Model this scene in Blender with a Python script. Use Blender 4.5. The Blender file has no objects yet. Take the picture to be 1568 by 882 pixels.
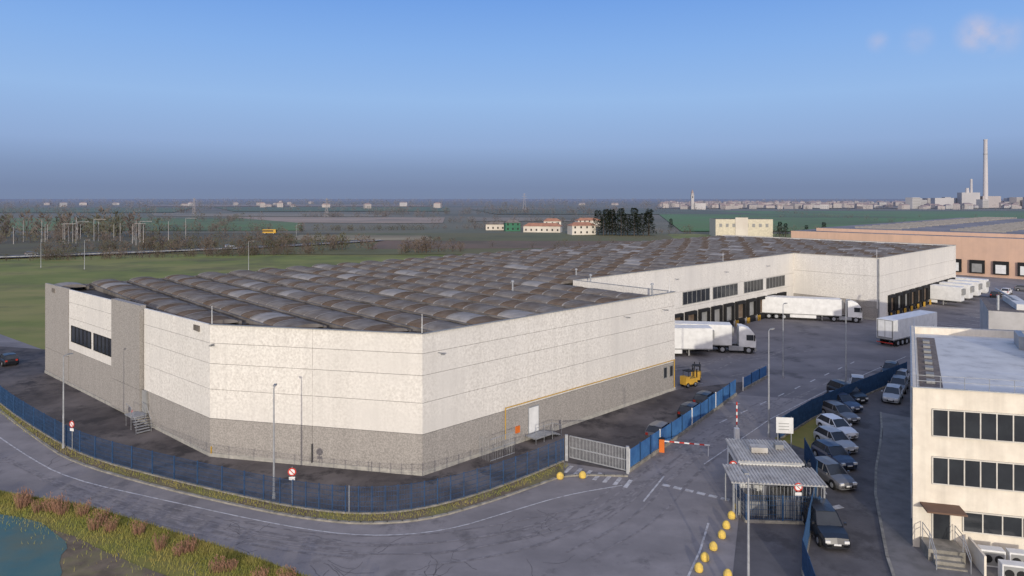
import bpy, math, random
from math import radians, sin, cos, pi, sqrt, atan2
R=random.Random(7)
scn=bpy.context.scene
def lin(c): 
    c=c/255.0
    return c/12.92 if c<=.04045 else ((c+.055)/1.055)**2.4
def S(r,g,b): return (lin(r),lin(g),lin(b))
# ---------------------------------------------------------------- materials
MATS={}
def mat(name,c1,c2=None,scale=1.0,detail=6,rough=.85,metal=0,bump=0,c3=None,scale3=.1,lo=.35,hi=.65,haze=False,stretch=None,lo3=.45,hi3=.7,spec=.2,streak=0,rot3=0,st3=None,c4=None,scale4=.1,lo4=.5,hi4=.62):
    if name in MATS: return MATS[name]
    m=bpy.data.materials.new(name); m.use_nodes=True
    nt=m.node_tree; N=nt.nodes; Lk=nt.links
    b=N['Principled BSDF']; b.inputs['Roughness'].default_value=rough; b.inputs['Metallic'].default_value=metal
    b.inputs['Specular IOR Level'].default_value=spec
    geo=N.new('ShaderNodeNewGeometry')
    def noise(sc,det,st=None,rz=0):
        n=N.new('ShaderNodeTexNoise'); n.inputs['Scale'].default_value=sc; n.inputs['Detail'].default_value=det
        n.inputs['Roughness'].default_value=.6
        if st:
            mp=N.new('ShaderNodeMapping'); mp.inputs['Scale'].default_value=st; mp.inputs['Rotation'].default_value=(0,0,rz)
            Lk.new(geo.outputs['Position'],mp.inputs['Vector']); Lk.new(mp.outputs[0],n.inputs['Vector'])
        else: Lk.new(geo.outputs['Position'],n.inputs['Vector'])
        return n
    def mix(fac,a,bb):
        x=N.new('ShaderNodeMix'); x.data_type='RGBA'
        if isinstance(fac,(int,float)): x.inputs[0].default_value=fac
        else: Lk.new(fac,x.inputs[0])
        for k,v in ((6,a),(7,bb)):
            if isinstance(v,tuple): x.inputs[k].default_value=(*v,1)
            else: Lk.new(v,x.inputs[k])
        return x.outputs[2]
    def ramp(src,lo,hi):
        r=N.new('ShaderNodeMapRange'); r.inputs[1].default_value=lo; r.inputs[2].default_value=hi
        Lk.new(src,r.inputs[0]); return r.outputs[0]
    if c2 is None: c2=tuple(x*.8 for x in c1)
    n=noise(scale,detail,stretch)
    col=mix(ramp(n.outputs[0],lo,hi),c1,c2)
    if c3:
        n3=noise(scale3,6,st3,rot3); col=mix(ramp(n3.outputs[0],lo3,hi3),col,c3)
    if c4:
        n5=noise(scale4,8); n5.inputs['Roughness'].default_value=.7; col=mix(ramp(n5.outputs[0],lo4,hi4),col,c4)
    if streak:
        n4=noise(1.0,3,(1.3,1.3,.06)); f=ramp(n4.outputs[0],.45,.75)
        mm=N.new('ShaderNodeMath'); mm.operation='MULTIPLY'; mm.inputs[1].default_value=streak; Lk.new(f,mm.inputs[0])
        col=mix(mm.outputs[0],col,tuple(x*.45 for x in c1))
    if haze:  # aerial haze painted into the base colour, growing with distance from origin
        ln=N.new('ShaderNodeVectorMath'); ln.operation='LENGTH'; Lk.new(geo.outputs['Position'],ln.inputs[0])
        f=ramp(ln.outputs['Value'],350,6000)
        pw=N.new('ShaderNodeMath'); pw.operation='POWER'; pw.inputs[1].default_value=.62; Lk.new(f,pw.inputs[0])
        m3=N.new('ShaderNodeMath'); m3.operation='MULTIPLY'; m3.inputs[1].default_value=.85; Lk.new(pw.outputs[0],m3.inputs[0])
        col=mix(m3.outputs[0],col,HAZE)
    Lk.new(col,b.inputs['Base Color'])
    if bump:
        bp=N.new('ShaderNodeBump'); bp.inputs['Strength'].default_value=bump; bp.inputs['Distance'].default_value=.05
        Lk.new(n.outputs[0],bp.inputs['Height']); Lk.new(bp.outputs[0],b.inputs['Normal'])
    MATS[name]=m; return m
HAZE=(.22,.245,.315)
WHITE=mat('white_concrete',(.72,.69,.63),(.54,.51,.46),scale=5,detail=5,bump=.1,lo=.38,hi=.66,c3=(.59,.565,.52),scale3=.12,streak=.18)
GRAYC=mat('grey_aggregate_concrete',(.36,.335,.305),(.23,.215,.195),scale=8,detail=5,bump=.15,lo=.38,hi=.64,streak=.18)
BACK=mat('joint_concrete',(.20,.195,.185))
PLINTH=mat('plinth',(.42,.40,.35),(.3,.29,.26),scale=2)
RDECK=mat('roof_deck',(.06,.053,.048),(.10,.09,.08),scale=.6)
RG=mat('roof_fibre_cement',(.225,.205,.185),(.16,.145,.13),scale=.8,detail=8,c3=(.12,.095,.075),scale3=.35,spec=0,rough=1)
RB=mat('roof_lichen',(.12,.083,.056),(.18,.142,.11),scale=1.0,detail=8,spec=0,rough=1)
RL=mat('roof_skylight',(.32,.30,.28),(.24,.225,.205),scale=.9,rough=.95,spec=0)
RBEAM=mat('roof_beam',(.21,.19,.17),(.11,.098,.085),scale=.5,detail=8,spec=0,rough=1)
GLASS=mat('dark_glass',(.02,.022,.026),(.035,.04,.045),scale=.4,rough=.12,spec=.5)
FRAME=mat('window_frame_grey',(.28,.28,.27))
WFRAME=mat('ivory_frame',(.6,.57,.5))
DARK=mat('dark_rubber',(.02,.02,.021),rough=.7)
STEEL=mat('galvanised_steel',(.38,.39,.40),(.28,.29,.3),scale=3,rough=.5,metal=.3)
BLUE=mat('blue_fence_paint',(.024,.065,.15),(.016,.045,.10),scale=2,rough=.6)
BLUE2=mat('blue_sheet_paint',(.06,.17,.36),(.035,.10,.24),scale=.7,rough=.55)
YEL=mat('yellow_paint',(.55,.33,.05),(.42,.25,.04),scale=2,rough=.6)
PYEL=mat('pale_yellow_concrete',(.72,.50,.10),(.5,.36,.1),scale=4)
WP=mat('white_paint',(.72,.72,.70),(.60,.60,.58),scale=1.2,rough=.45,detail=8)
RED=mat('red_paint',(.5,.05,.035),rough=.5)
ORG=mat('orange_paint',(.65,.16,.03),rough=.5)
MARK=mat('road_marking',(.50,.49,.48),(.24,.225,.22),scale=2.2,detail=8,lo=.42,hi=.68)
KERB=mat('kerb_concrete',(.30,.28,.24),(.17,.16,.135),scale=1.5)
ASPH=mat('road_asphalt',(.26,.238,.232),(.20,.184,.18),scale=.5,detail=12,bump=.1,c3=(.17,.157,.155),scale3=.10,lo3=.44,hi3=.7,st3=(1,1.7,1),rot3=-.35,c4=(.115,.106,.105),scale4=.22,lo4=.56,hi4=.68)
YARD=mat('yard_asphalt',(.11,.096,.09),(.068,.06,.057),scale=.5,detail=12,c3=(.17,.15,.14),scale3=.13,c4=(.05,.045,.044),scale4=.3,lo4=.52,hi4=.62)
DOCKA=mat('dock_asphalt',(.205,.19,.19),(.155,.145,.147),scale=.3,detail=12,c3=(.13,.122,.125),scale3=.07,lo3=.48,hi3=.68,st3=(1,2,1),rot3=-.8,c4=(.10,.094,.096),scale4=.15,lo4=.55,hi4=.66)
PARK=mat('parking_asphalt_painted_shade',(.125,.118,.12),(.09,.085,.087),scale=.5,detail=12,c4=(.07,.066,.067),scale4=.3)  # dark lane asphalt; its tone also paints in shade from an unseen building
TAR=mat('tar_patch',(.10,.092,.09),(.17,.158,.153),scale=3,detail=8)
TYRE=mat('tyre_marks',(.155,.143,.141),(.245,.225,.22),scale=1.5,detail=12,lo=.42,hi=.58)
CREAM=mat('office_render',(.72,.66,.55),(.64,.58,.48),scale=1.5,streak=.3)
MEMB=mat('roof_membrane',(.58,.58,.56),(.46,.46,.45),scale=.5,detail=8,spec=.1,c4=(.36,.36,.35),scale4=.5,lo4=.55,hi4=.7)
GRAV=mat('gravel_roof',(.20,.17,.145),(.12,.10,.09),scale=4)
PINK=mat('pink_render',(.60,.40,.29),(.53,.36,.27),scale=.3,streak=.15)
FARROOF=mat('distant_flat_roof',(.27,.25,.25),(.17,.16,.165),scale=.06)
TERR=mat('terracotta',(.42,.21,.13),(.3,.15,.1),scale=.4)
HWALL=mat('house_wall',(.58,.54,.47),(.48,.43,.37),scale=.1)
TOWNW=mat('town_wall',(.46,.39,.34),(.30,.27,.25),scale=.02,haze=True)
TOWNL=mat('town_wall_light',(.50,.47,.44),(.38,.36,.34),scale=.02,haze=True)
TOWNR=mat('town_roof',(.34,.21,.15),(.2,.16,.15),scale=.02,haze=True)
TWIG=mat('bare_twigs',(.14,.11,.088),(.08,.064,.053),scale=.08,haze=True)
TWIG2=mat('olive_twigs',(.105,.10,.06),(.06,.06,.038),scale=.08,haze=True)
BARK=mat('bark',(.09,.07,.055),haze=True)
EVER=mat('evergreen',(.02,.03,.018),(.038,.048,.026),scale=.5)
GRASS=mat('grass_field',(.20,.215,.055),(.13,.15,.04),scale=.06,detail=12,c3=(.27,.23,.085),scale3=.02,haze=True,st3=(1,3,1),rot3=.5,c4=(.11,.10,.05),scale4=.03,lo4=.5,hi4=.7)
VERGE=mat('verge_grass',(.17,.17,.04),(.23,.185,.055),scale=.5,detail=10,bump=.4)
BLADE=mat('grass_blades',(.18,.195,.04),(.28,.235,.07),scale=.4,rough=.8)
DRY=mat('dry_reddish_stems',(.27,.15,.095),(.18,.10,.07),scale=1,rough=.9)
SOIL=mat('ploughed_soil',(.20,.155,.105),(.11,.085,.06),scale=.7,detail=12,bump=.8,c3=(.19,.18,.065),scale3=.3)
POND=mat('shallow_water',(.05,.12,.115),(.085,.14,.115),scale=.4,rough=.4,detail=8,c3=(.11,.12,.07),scale3=.25,lo3=.48,hi3=.7)
def field(n,c,c2=None,sc=.03,st=None): 
    c2=c2 or tuple(x*.72 for x in c)
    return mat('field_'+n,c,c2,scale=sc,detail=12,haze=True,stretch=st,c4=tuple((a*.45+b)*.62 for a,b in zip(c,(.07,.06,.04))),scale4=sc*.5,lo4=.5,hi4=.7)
# ---------------------------------------------------------------- builder
import mathutils
class M:
    def __init__(s): s.v=[];s.f=[];s.mi=[];s.mats=[]
    def m(s,mt):
        if mt not in s.mats: s.mats.append(mt)
        return s.mats.index(mt)
    def face(s,pts,mt):
        n=len(s.v); s.v+= [tuple(p) for p in pts]; s.f.append(tuple(range(n,n+len(pts)))); s.mi.append(s.m(mt))
    def mesh(s,vs,fs,mt):
        n=len(s.v); s.v+=[tuple(p) for p in vs]; k=s.m(mt)
        for f in fs: s.f.append(tuple(n+i for i in f)); s.mi.append(k)
    def prism(s,pts,z0,z1,mt,top=None):
        n=len(pts); vs=[(x,y,z0) for x,y in pts]+[(x,y,z1) for x,y in pts]
        s.mesh(vs,[(i,(i+1)%n,n+(i+1)%n,n+i) for i in range(n)]+[tuple(reversed(range(n)))],mt)
        s.face([(x,y,z1) for x,y in pts],top or mt)
    def ob(s,c,d,L,W,z0,z1,mt,top=None):
        dx,dy=d; l=sqrt(dx*dx+dy*dy); dx/=l;dy/=l; nx,ny=-dy,dx
        p=[(c[0]+a*dx*L/2+b*nx*W/2,c[1]+a*dy*L/2+b*ny*W/2) for a,b in((-1,-1),(1,-1),(1,1),(-1,1))]
        s.prism(p,z0,z1,mt,top)
    def box(s,x0,y0,z0,x1,y1,z1,mt,top=None): s.prism([(x0,y0),(x1,y0),(x1,y1),(x0,y1)],z0,z1,mt,top)
    def tube(s,p0,p1,r0,r1,n,mt):
        a=mathutils.Vector(p0);b=mathutils.Vector(p1);d=(b-a)
        if d.length<1e-6:return
        q=d.to_track_quat('Z','Y'); vs=[]
        for P,r in((a,r0),(b,r1)):
            for i in range(n):
                vs.append(P+q@mathutils.Vector((r*cos(2*pi*i/n),r*sin(2*pi*i/n),0)))
        s.mesh(vs,[(i,(i+1)%n,n+(i+1)%n,n+i) for i in range(n)]+[tuple(range(n))[::-1],tuple(range(n,2*n))],mt)
    def strip(s,pts,w,z,mt,z1=None):
        for a,b in zip(pts[:-1],pts[1:]):
            dx,dy=b[0]-a[0],b[1]-a[1]; l=sqrt(dx*dx+dy*dy)
            if l<1e-4: continue
            c=((a[0]+b[0])/2,(a[1]+b[1])/2)
            if z1 is None:
                nx,ny=-dy/l*w/2,dx/l*w/2
                s.face([(a[0]-nx,a[1]-ny,z),(b[0]-nx,b[1]-ny,z),(b[0]+nx,b[1]+ny,z),(a[0]+nx,a[1]+ny,z)],mt)
            else: s.ob(c,(dx,dy),l+w*.3,w,z,z1,mt)
    def add(s,o,ox,oy,rot,oz=0):
        c,sn=cos(rot),sin(rot)
        n=len(s.v); s.v+=[(ox+x*c-y*sn,oy+x*sn+y*c,oz+z) for x,y,z in o.v]
        mp=[s.m(t) for t in o.mats]
        for f,k in zip(o.f,o.mi): s.f.append(tuple(n+i for i in f)); s.mi.append(mp[k])
    def obj(s,name,parent=None,loc=(0,0,0),rot=0,smooth=False,bevel=0):
        me=bpy.data.meshes.new(name); me.from_pydata(s.v,[],s.f)
        for t in s.mats: me.materials.append(t)
        me.polygons.foreach_set('material_index',s.mi); 
        if smooth: me.polygons.foreach_set('use_smooth',[True]*len(s.f))
        me.update(); o=bpy.data.objects.new(name,me); scn.collection.objects.link(o)
        o.location=loc; o.rotation_euler=(0,0,rot)
        if bevel:
            b=o.modifiers.new('b','BEVEL'); b.width=bevel; b.segments=2; b.limit_method='ANGLE'
        if parent: o.parent=parent
        return o
def empty(name,loc=(0,0,0),rot=0):
    o=bpy.data.objects.new(name,None); scn.collection.objects.link(o); o.location=loc; o.rotation_euler=(0,0,rot); return o
def resample(pts,step):
    out=[];
    for a,b in zip(pts[:-1],pts[1:]):
        l=math.dist(a,b); n=max(1,int(round(l/step)))
        for i in range(n): out.append((a[0]+(b[0]-a[0])*i/n,a[1]+(b[1]-a[1])*i/n))
    out.append(pts[-1]); return out
def smooth(pts,it=2):
    for _ in range(it):
        o=[pts[0]]
        for a,b in zip(pts[:-1],pts[1:]):
            o+=[(a[0]*.75+b[0]*.25,a[1]*.75+b[1]*.25),(a[0]*.25+b[0]*.75,a[1]*.25+b[1]*.75)]
        pts=o+[pts[-1]]
    return pts
def samp(pts,t):
    L=[0]
    for p,q in zip(pts[:-1],pts[1:]): L.append(L[-1]+math.dist(p,q))
    d=t*L[-1]
    for i in range(len(pts)-1):
        if d<=L[i+1]+1e-9:
            u=(d-L[i])/max(1e-9,L[i+1]-L[i]); return (pts[i][0]+(pts[i+1][0]-pts[i][0])*u,pts[i][1]+(pts[i+1][1]-pts[i][1])*u)
    return pts[-1]
# ---------------------------------------------------------------- ground
g=M(); Bg=14000
xs=[-Bg,-3000,-800,-200,0,200,800,3000,Bg]; ys=[-2000,-200,0,200,600,1500,4000,Bg]
for i in range(len(xs)-1):
    for j in range(len(ys)-1):
        g.face([(xs[i],ys[j],0),(xs[i+1],ys[j],0),(xs[i+1],ys[j+1],0),(xs[i],ys[j+1],0)],GRASS)
g.obj('ground')
def patch(name,pts,z,mt,sm=0):
    m=M(); m.face([(x,y,z) for x,y in pts],mt); return m.obj(name)
F=[('plain',[(-9000,420),(9000,420),(13000,13500),(-13000,13500)],(.19,.16,.105),(.125,.135,.075),.004),
('scrub',[(-420,262),(-150,262),(-60,330),(-60,430),(-420,430)],(.13,.12,.06),(.10,.085,.055),.03),
('brown',[(-145,268),(-60,262),(75,270),(95,420),(-100,430)],(.15,.13,.06),(.14,.145,.065),.02),
('plough',[(-62,292),(70,300),(72,345),(-68,350)],(.20,.13,.09),(.14,.11,.07),.02),
('straw',[(-120,355),(-40,350),(-50,395),(-125,400)],(.32,.26,.16),(.22,.18,.10),.02),
('green',[(-330,455),(-140,455),(-230,740),(-560,740)],(.115,.195,.06),(.14,.175,.065),.01),
('tan',[(-190,600),(-60,590),(-75,760),(-330,780)],(.40,.29,.20),(.30,.24,.17),.012),
('tan',[(-420,800),(-150,790),(-170,960),(-520,980)],(.28,.23,.15),(.20,.18,.12),.012),
('tan2',[(-40,640),(60,640),(40,760),(-50,760)],(.29,.23,.16),(.22,.19,.13),.01),
('green',[(110,440),(900,440),(1250,1150),(240,1150)],(.095,.20,.05),(.12,.165,.055),.008),
('dark',[(-20,900),(330,900),(350,1300),(-80,1300)],(.13,.14,.075),None,.01),
('green',[(-1200,1000),(-500,1000),(-700,1500),(-1700,1500)],(.12,.17,.07),None,.01),
('green',[(-450,1100),(-100,1100),(-150,1600),(-700,1600)],(.12,.17,.07),None,.01),
('tan',[(-900,1700),(-200,1700),(-300,2200),(-1200,2200)],(.33,.26,.18),None,.01),
('tan',[(300,1400),(1200,1400),(1500,1900),(400,1900)],(.25,.21,.15),None,.01)]
for i,(n,p,c,c2,sc) in enumerate(F):
    patch('field_ground',p,.05+.05*i,field(n+str(i),c,c2,sc))
hwy=smooth([(-330,195),(-235,225),(-172,258),(-110,300),(-70,350)],2)
m=M(); m.strip(hwy,14,.5,mat('highway_asphalt',(.12,.115,.12),(.09,.087,.09),scale=.3)); m.strip(hwy,.5,.505,MARK)
m.obj('highway_road')
m=M(); m.strip([(x+4,y-8) for x,y in hwy],.12,.9,STEEL,1.2); m.obj('guard_rail')
# ---- paved area
near=[(-160,128),(-110,92),(-65,61),(-38.8,49.2),(-31,47),(-23.5,43.5),(-16.5,40.1),(-11.7,37.5),(-5,31),(0,18)]
near=smooth(near,1)
paved=near+[(0,-20),(90,-20),(140,60),(300,200),(300,330),(170,250),(100,160),(-57,86.5),(-68,97),(-150,160)]
patch('road_asphalt',paved,.012,ASPH)
fence=[(-90,103),(-54.6,70.5),(-44.8,62.3),(-36.4,55.8),(-27.6,51.5),(-18.3,47.4),(-14.1,45.9),(-10.2,45.2),(-6.7,45.9),(-3.1,48.0),(.8,51.3),(4.3,54.9)]
kerb=[(-88,99.5),(-52.9,68.3),(-43.1,59.9),(-37,54.9),(-26.7,49.7),(-16.8,45.6),(-13,44.5),(-10,44.0),(-6.0,44.5),(-2.1,47.0),(2.0,50.3),(4.3,52.3),(9.2,52.0)]
fence_s=smooth(fence,2); kerb_s=smooth(kerb,2)
yard=fence_s+[(9.3,52.9),(13,57.6),(17.4,63.6),(25.2,74.4),(30.8,81.1),(19.3,76.8),(-7.1,52.4),(-25.9,56.3),(-59,84.3),(-66,97)]
patch('yard_asphalt',yard,.017,YARD)
patch('dock_yard_asphalt',[(19,77),(25.2,74.6),(36,71.8),(60,92),(110,125),(135,150),(104,152),(67,121),(54,133),(7,87)],.0165,DOCKA)
patch('parking_asphalt_painted_shade',[(12.3,36),(16.5,47),(22.5,57),(26,61.5),(36.4,71.5),(48.6,81.7),(60,92),(70,85),(45,60),(25.5,41),(24,30),(11,30)],.0215,PARK)
patch('lawn_grass',[(24.2,60.6),(30,66.4),(34.6,70.6),(35.2,68.6),(29.5,60),(26.6,56.6)],.03,VERGE)
m=M(); n=60
for i in range(n):
    A0,A1=samp(fence_s,i/n),samp(fence_s,(i+1)/n); B0,B1=samp(kerb_s[:-6],i/n),samp(kerb_s[:-6],(i+1)/n)
    m.face([(*B0,.1),(*B1,.1),(*A1,.1),(*A0,.1)],SOIL)
m.obj('verge_ground')
m=M(); m.strip(kerb_s,.2,0,KERB,.13); m.obj('road_kerb')
patch('verge_grass',[(-160,128),(-110,92),(-65,61),(-38.8,49.2),(-31,47),(-23.5,43.5),(-16.5,40.1),(-11.7,37.5),(-5,31),(0,18),(0,-20),(-120,-20),(-220,120)],.006,VERGE)
patch('bare_soil',smooth([(-36,44.8),(-30,43.2),(-24.5,39.8),(-18.5,36.8),(-13,32),(-8,20),(-30,10),(-60,20),(-60,46)],1),.03,SOIL)
patch('pond_water',smooth([(-70,49.5),(-50,48.0),(-38,46.0),(-32.6,44.6),(-30.4,42.9),(-28.2,41.2),(-27.9,39.6),(-26.2,37.5),(-23.6,30),(-60,15),(-80,40)],1),.045,POND)
m=M()
for _ in range(30):
    base=samp(kerb_s,R.uniform(.35,.95)); x=base[0]+R.uniform(-2,6); y=base[1]-R.uniform(1.5,9)
    an=R.uniform(-.4,.9)
    for c in range(R.randint(1,4)):
        pts=[(x,y)]; a2=an+R.choice([0,1.4,-1.2,.3]); X,Y=x,y
        for k in range(R.randint(4,9)):
            a2+=R.uniform(-.5,.5); X+=cos(a2)*.35; Y+=sin(a2)*.35; pts.append((X,Y))
        m.strip(pts,R.uniform(.03,.07),.0165,TAR); x+=R.uniform(-1,1); y+=R.uniform(-.5,.5)
m.obj('tar_crack_repairs')
m=M()
for k in range(12):
    o=R.uniform(-2.2,2.4)
    if k%2: pth=[(-50+o,61+o),(-35,50.5+o*.9),(-20,43.5+o),(-8,40.5+o),(2,43.5+o),(10+o,49),(16+o,56),(24+o,66.5),(36+o,78)]
    else: pth=[(-6+o*2,34),(2+o,39.5),(8+o,45),(13+o*.8,53),(22+o*.7,64.5),(34+o,76),(48+o,90)]
    pth=smooth(pth,3); a_=R.randint(0,len(pth)//2); b_=a_+R.randint(len(pth)//5,len(pth)//2)
    for dd in(-.85,.85):
        m.strip([(x+dd*.6,y-dd*.6) for x,y in pth[a_:b_]],R.uniform(.12,.22),.0225+k*.0001,TYRE)
for k in range(14):
    c=(R.uniform(14,34),R.uniform(82,96)); l=R.uniform(6,14); a=R.uniform(.5,1.0)
    m.strip(smooth([c,(c[0]+l*.5,c[1]+l*.3*a),(c[0]+l,c[1]+l*a)],2),.25,.0172+k*.0002,TYRE)
m.obj('tyre_tracks')
m=M(); Z=.026
edge=[(-52,64.5),(-42,56.5),(-35,51.5),(-25,47.5),(-15,43.6),(-9.5,42.3),(-4.5,43),(0,46),(4,48.6),(8.5,50.3)]
m.strip(smooth(edge,2),.12,Z,MARK)
for i in range(7):
    t=i/6; m.ob((4.6+4.4*t,53.7-2.8*t-.3),(.5,1),1.6,.32,Z-.004,Z,MARK)
for i in range(6):
    t=i/5; m.ob((11.9+3.8*t,50.3-2.4*t),(.85,-.53),.62,.42,Z-.004,Z,MARK)
m.strip([(9.6,47.5),(12.1,52.0)],.14,Z,MARK); m.strip([(13.4,44.2),(11.8,40.5),(10,37)],.14,Z,MARK)
for t in range(9):
    x=21+t*3.1; y=65.5+t*3.0; m.ob((x,y),(.70,.71),1.5,.16,Z-.004,Z,MARK)
m.strip([(16,54.5),(26,66.2),(36,76),(55,93)],.1,Z+.001,MARK)
m.strip([(21,72.8) ,(24.6,71.2)],.2,Z,MARK)
for t in range(8):
    x=19.2+t*1.9;y=44+t*3.25; m.ob((x+.9,y),(.2,1),3.6,.1,Z-.004,Z+.002,MARK)
m.ob((22.2,46.2),(1,.35),3.2,.5,Z-.004,Z+.003,MARK)
for a0 in range(10):
    x=66+a0*3.2; m.ob((x+9,111+a0*2.9),(-.68,.73),9,.14,Z-.004,Z,MARK)
m.obj('road_markings')
m=M(); m.strip(smooth([(19.8,30),(22.6,38.5),(24.6,43),(28,50.5),(34.9,62),(38,68)],1),.18,0,KERB,.13); m.obj('pavement_kerb')
patch('pavement',[(19.9,30),(22.7,38.5),(24.7,43),(28.1,50.5),(35,62),(38,68),(45,62),(40,30)],.11,mat('pavement_concrete',(.19,.18,.175),(.13,.125,.12),scale=.8))
# ---------------------------------------------------------------- warehouse
TH=radians(43.2); TP=11.32
wh=empty('warehouse_building',(-59.2,84.2,0),TH)
foot=[(0,0),(5.1,-43.2),(16.0,-59),(51.6,-59),(51.6,-43.5),(116.5,-43.5),(116.5,-59),(166,-59),(166,0)]
def inset(p,d):
    n=len(p);o=[]
    for i in range(n):
        a,b,c=p[i-1],p[i],p[(i+1)%n]
        def nr(u,v):
            dx,dy=v[0]-u[0],v[1]-u[1];l=sqrt(dx*dx+dy*dy);return(-dy/l,dx/l)
        n1,n2=nr(a,b),nr(b,c); k=1+n1[0]*n2[0]+n1[1]*n2[1]
        o.append((b[0]+(n1[0]+n2[0])*d/k,b[1]+(n1[1]+n2[1])*d/k))
    return o
m=M(); m.prism(inset(foot,.22),0,10.5,BACK,RDECK); m.obj('core_and_roof_deck',wh)
def pwall(m,p0,p1,levels,mats,pw,th=.2,out=0):
    dx,dy=p1[0]-p0[0],p1[1]-p0[1]; L=sqrt(dx*dx+dy*dy); dx/=L;dy/=L; nx,ny=dy,-dx
    n=max(1,round(L/pw)); w=L/n; gp=.017
    for i in range(n):
        for j in range(len(mats)):
            a=i*w+gp*.6; b=(i+1)*w-gp*.6
            if i==0:a=0
            if i==n-1:b=L
            z0=levels[j]+(gp if j else 0); z1=levels[j+1]-(gp if j<len(mats)-1 else 0)
            o0=out-th; jit=R.uniform(-.006,.006)+out
            P=[(p0[0]+dx*a+nx*o0,p0[1]+dy*a+ny*o0),(p0[0]+dx*b+nx*o0,p0[1]+dy*b+ny*o0),(p0[0]+dx*b+nx*jit,p0[1]+dy*b+ny*jit),(p0[0]+dx*a+nx*jit,p0[1]+dy*a+ny*jit)]
            m.prism(P[::-1],z0,z1,mats[j])
def along(p0,p1,t): return (p0[0]+(p1[0]-p0[0])*t,p0[1]+(p1[1]-p0[1])*t)
LV=[.35,3.3,5.8,8.0,9.75,TP]
MW=[GRAYC,WHITE,WHITE,WHITE,WHITE]
m=M()
A,B_=foot[0],foot[1]
pwall(m,A,along(A,B_,.195),[.35,3.3,11.4],[GRAYC,GRAYC],6)
pwall(m,along(A,B_,.2),along(A,B_,.52),[.35,4.3,6,8,9.85,TP],[GRAYC,WHITE,WHITE,WHITE,WHITE],14)
pwall(m,along(A,B_,.52),along(A,B_,.685),[.35,3.3,11.6],[GRAYC,GRAYC],2.4,th=.6,out=.35)
pwall(m,along(A,B_,.69),B_,LV,MW,14)
pwall(m,B_,foot[2],LV,MW,9.7)
pwall(m,foot[2],foot[3],LV,MW,11.9)
pwall(m,foot[3],foot[4],LV,MW,8)
pwall(m,foot[4],foot[5],[.35,4.9,7.4,TP],[WHITE,WHITE,WHITE],9.3)
pwall(m,foot[5],foot[6],[.35,2.2,3.4,8.0,TP],[GRAYC,GRAYC,WHITE,WHITE],15.5)
pwall(m,foot[6],foot[7],[.35,4.9,8.0,TP],[WHITE,WHITE,WHITE],9.9)
pwall(m,foot[7],foot[8],LV,MW,12); pwall(m,foot[8],foot[0],[.35,3.3,10.9],[GRAYC,GRAYC],12)
m.obj('wall_panels',wh)
m=M(); m.prism(inset(foot,-.06),0,.35,PLINTH); m.obj('plinth',wh)
m=M()
for p,q in zip(foot[1:8],foot[2:9]):
    m.strip([p,q],.28,TP+.01,FRAME,TP+.06)
m.obj('parapet_coping',wh)
def tlow(s):
    if s<0.3: return -1
    if s<5.1: return -43.2*s/5.1
    if s<16: return -43.2-15.8*(s-5.1)/10.9
    if s<51.6: return -59
    if s<116.5: return -43.5
    return -59
m=M(); mb=M()
sp=4.45; s=2.2; k=0
while s<164.5:
    lo=max(tlow(s-1.7),tlow(s+1.7))+.55; hi=-.5
    for off in(-1.78,1.78):
        mb.box(s+off-.13,lo,10.5,s+off+.13,hi,11.0,RBEAM)
    mb.box(s+1.95,lo,10.5,s+2.5,hi,10.68,RDECK)
    ph=k%2; cur=lo; idx=0; W=1.62; rise=.42; n=8
    while cur<hi-.1:
        Ln=[2.9,2.3][(idx+ph)%2]*R.uniform(.94,1.06)
        nx=min(hi,cur+Ln); r=R.random()
        if (idx+ph)%2==0: mt=RG if r<.93 else RL
        else: mt=RB if r<.80 else (RG if r<.95 else RL)
        dz=.0 if (idx+ph)%2 else .05
        arc=[(s+W*-cos(pi*i/n),10.9+dz+rise*sin(pi*i/n)) for i in range(n+1)]
        for i in range(n):
            m.face([(arc[i][0],cur,arc[i][1]),(arc[i+1][0],cur,arc[i+1][1]),(arc[i+1][0],nx,arc[i+1][1]),(arc[i][0],nx,arc[i][1])][::-1],mt)
        arc2=[(s+(W+.02)*-cos(pi*i/n),10.93+dz+rise*sin(pi*i/n)) for i in range(n+1)]
        for i in range(n):
            m.face([(arc2[i][0],nx-.09,arc2[i][1]),(arc2[i+1][0],nx-.09,arc2[i+1][1]),(arc2[i+1][0],nx+.09,arc2[i+1][1]),(arc2[i][0],nx+.09,arc2[i][1])][::-1],RL)
        if dz or idx==0 or nx>=hi:
            for yy in (cur,nx): m.face([(x,yy,z) for x,z in arc],RG)
        cur=nx; idx+=1
    s+=sp;k+=1
m.obj('roof_barrel_covers',wh); mb.obj('roof_beams',wh)
def window(m,p0,p1,t0,t1,z0,z1,n,out=0,fr=FRAME,gl=GLASS):
    dx,dy=p1[0]-p0[0],p1[1]-p0[1]; L=sqrt(dx*dx+dy*dy); dx/=L;dy/=L; nx,ny=dy,-dx
    def bx(a,b,za,zb,o0,o1,mt):
        P=[(p0[0]+dx*a+nx*o0,p0[1]+dy*a+ny*o0),(p0[0]+dx*b+nx*o0,p0[1]+dy*b+ny*o0),(p0[0]+dx*b+nx*o1,p0[1]+dy*b+ny*o1),(p0[0]+dx*a+nx*o1,p0[1]+dy*a+ny*o1)]
        m.prism(P[::-1],za,zb,mt)
    bx(t0,t1,z0,z1,out-.02,out+.03,gl)
    for zz in (z0,z1-.07): bx(t0-.02,t1+.02,zz,zz+.07,out-.02,out+.09,fr)
    for i in range(n+1):
        c=t0+(t1-t0)*i/n; bx(c-.035,c+.035,z0+.071,z1-.071,out-.02,out+.08,fr)
m=M(); LAB=sqrt(5.1**2+43.2**2)
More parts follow.
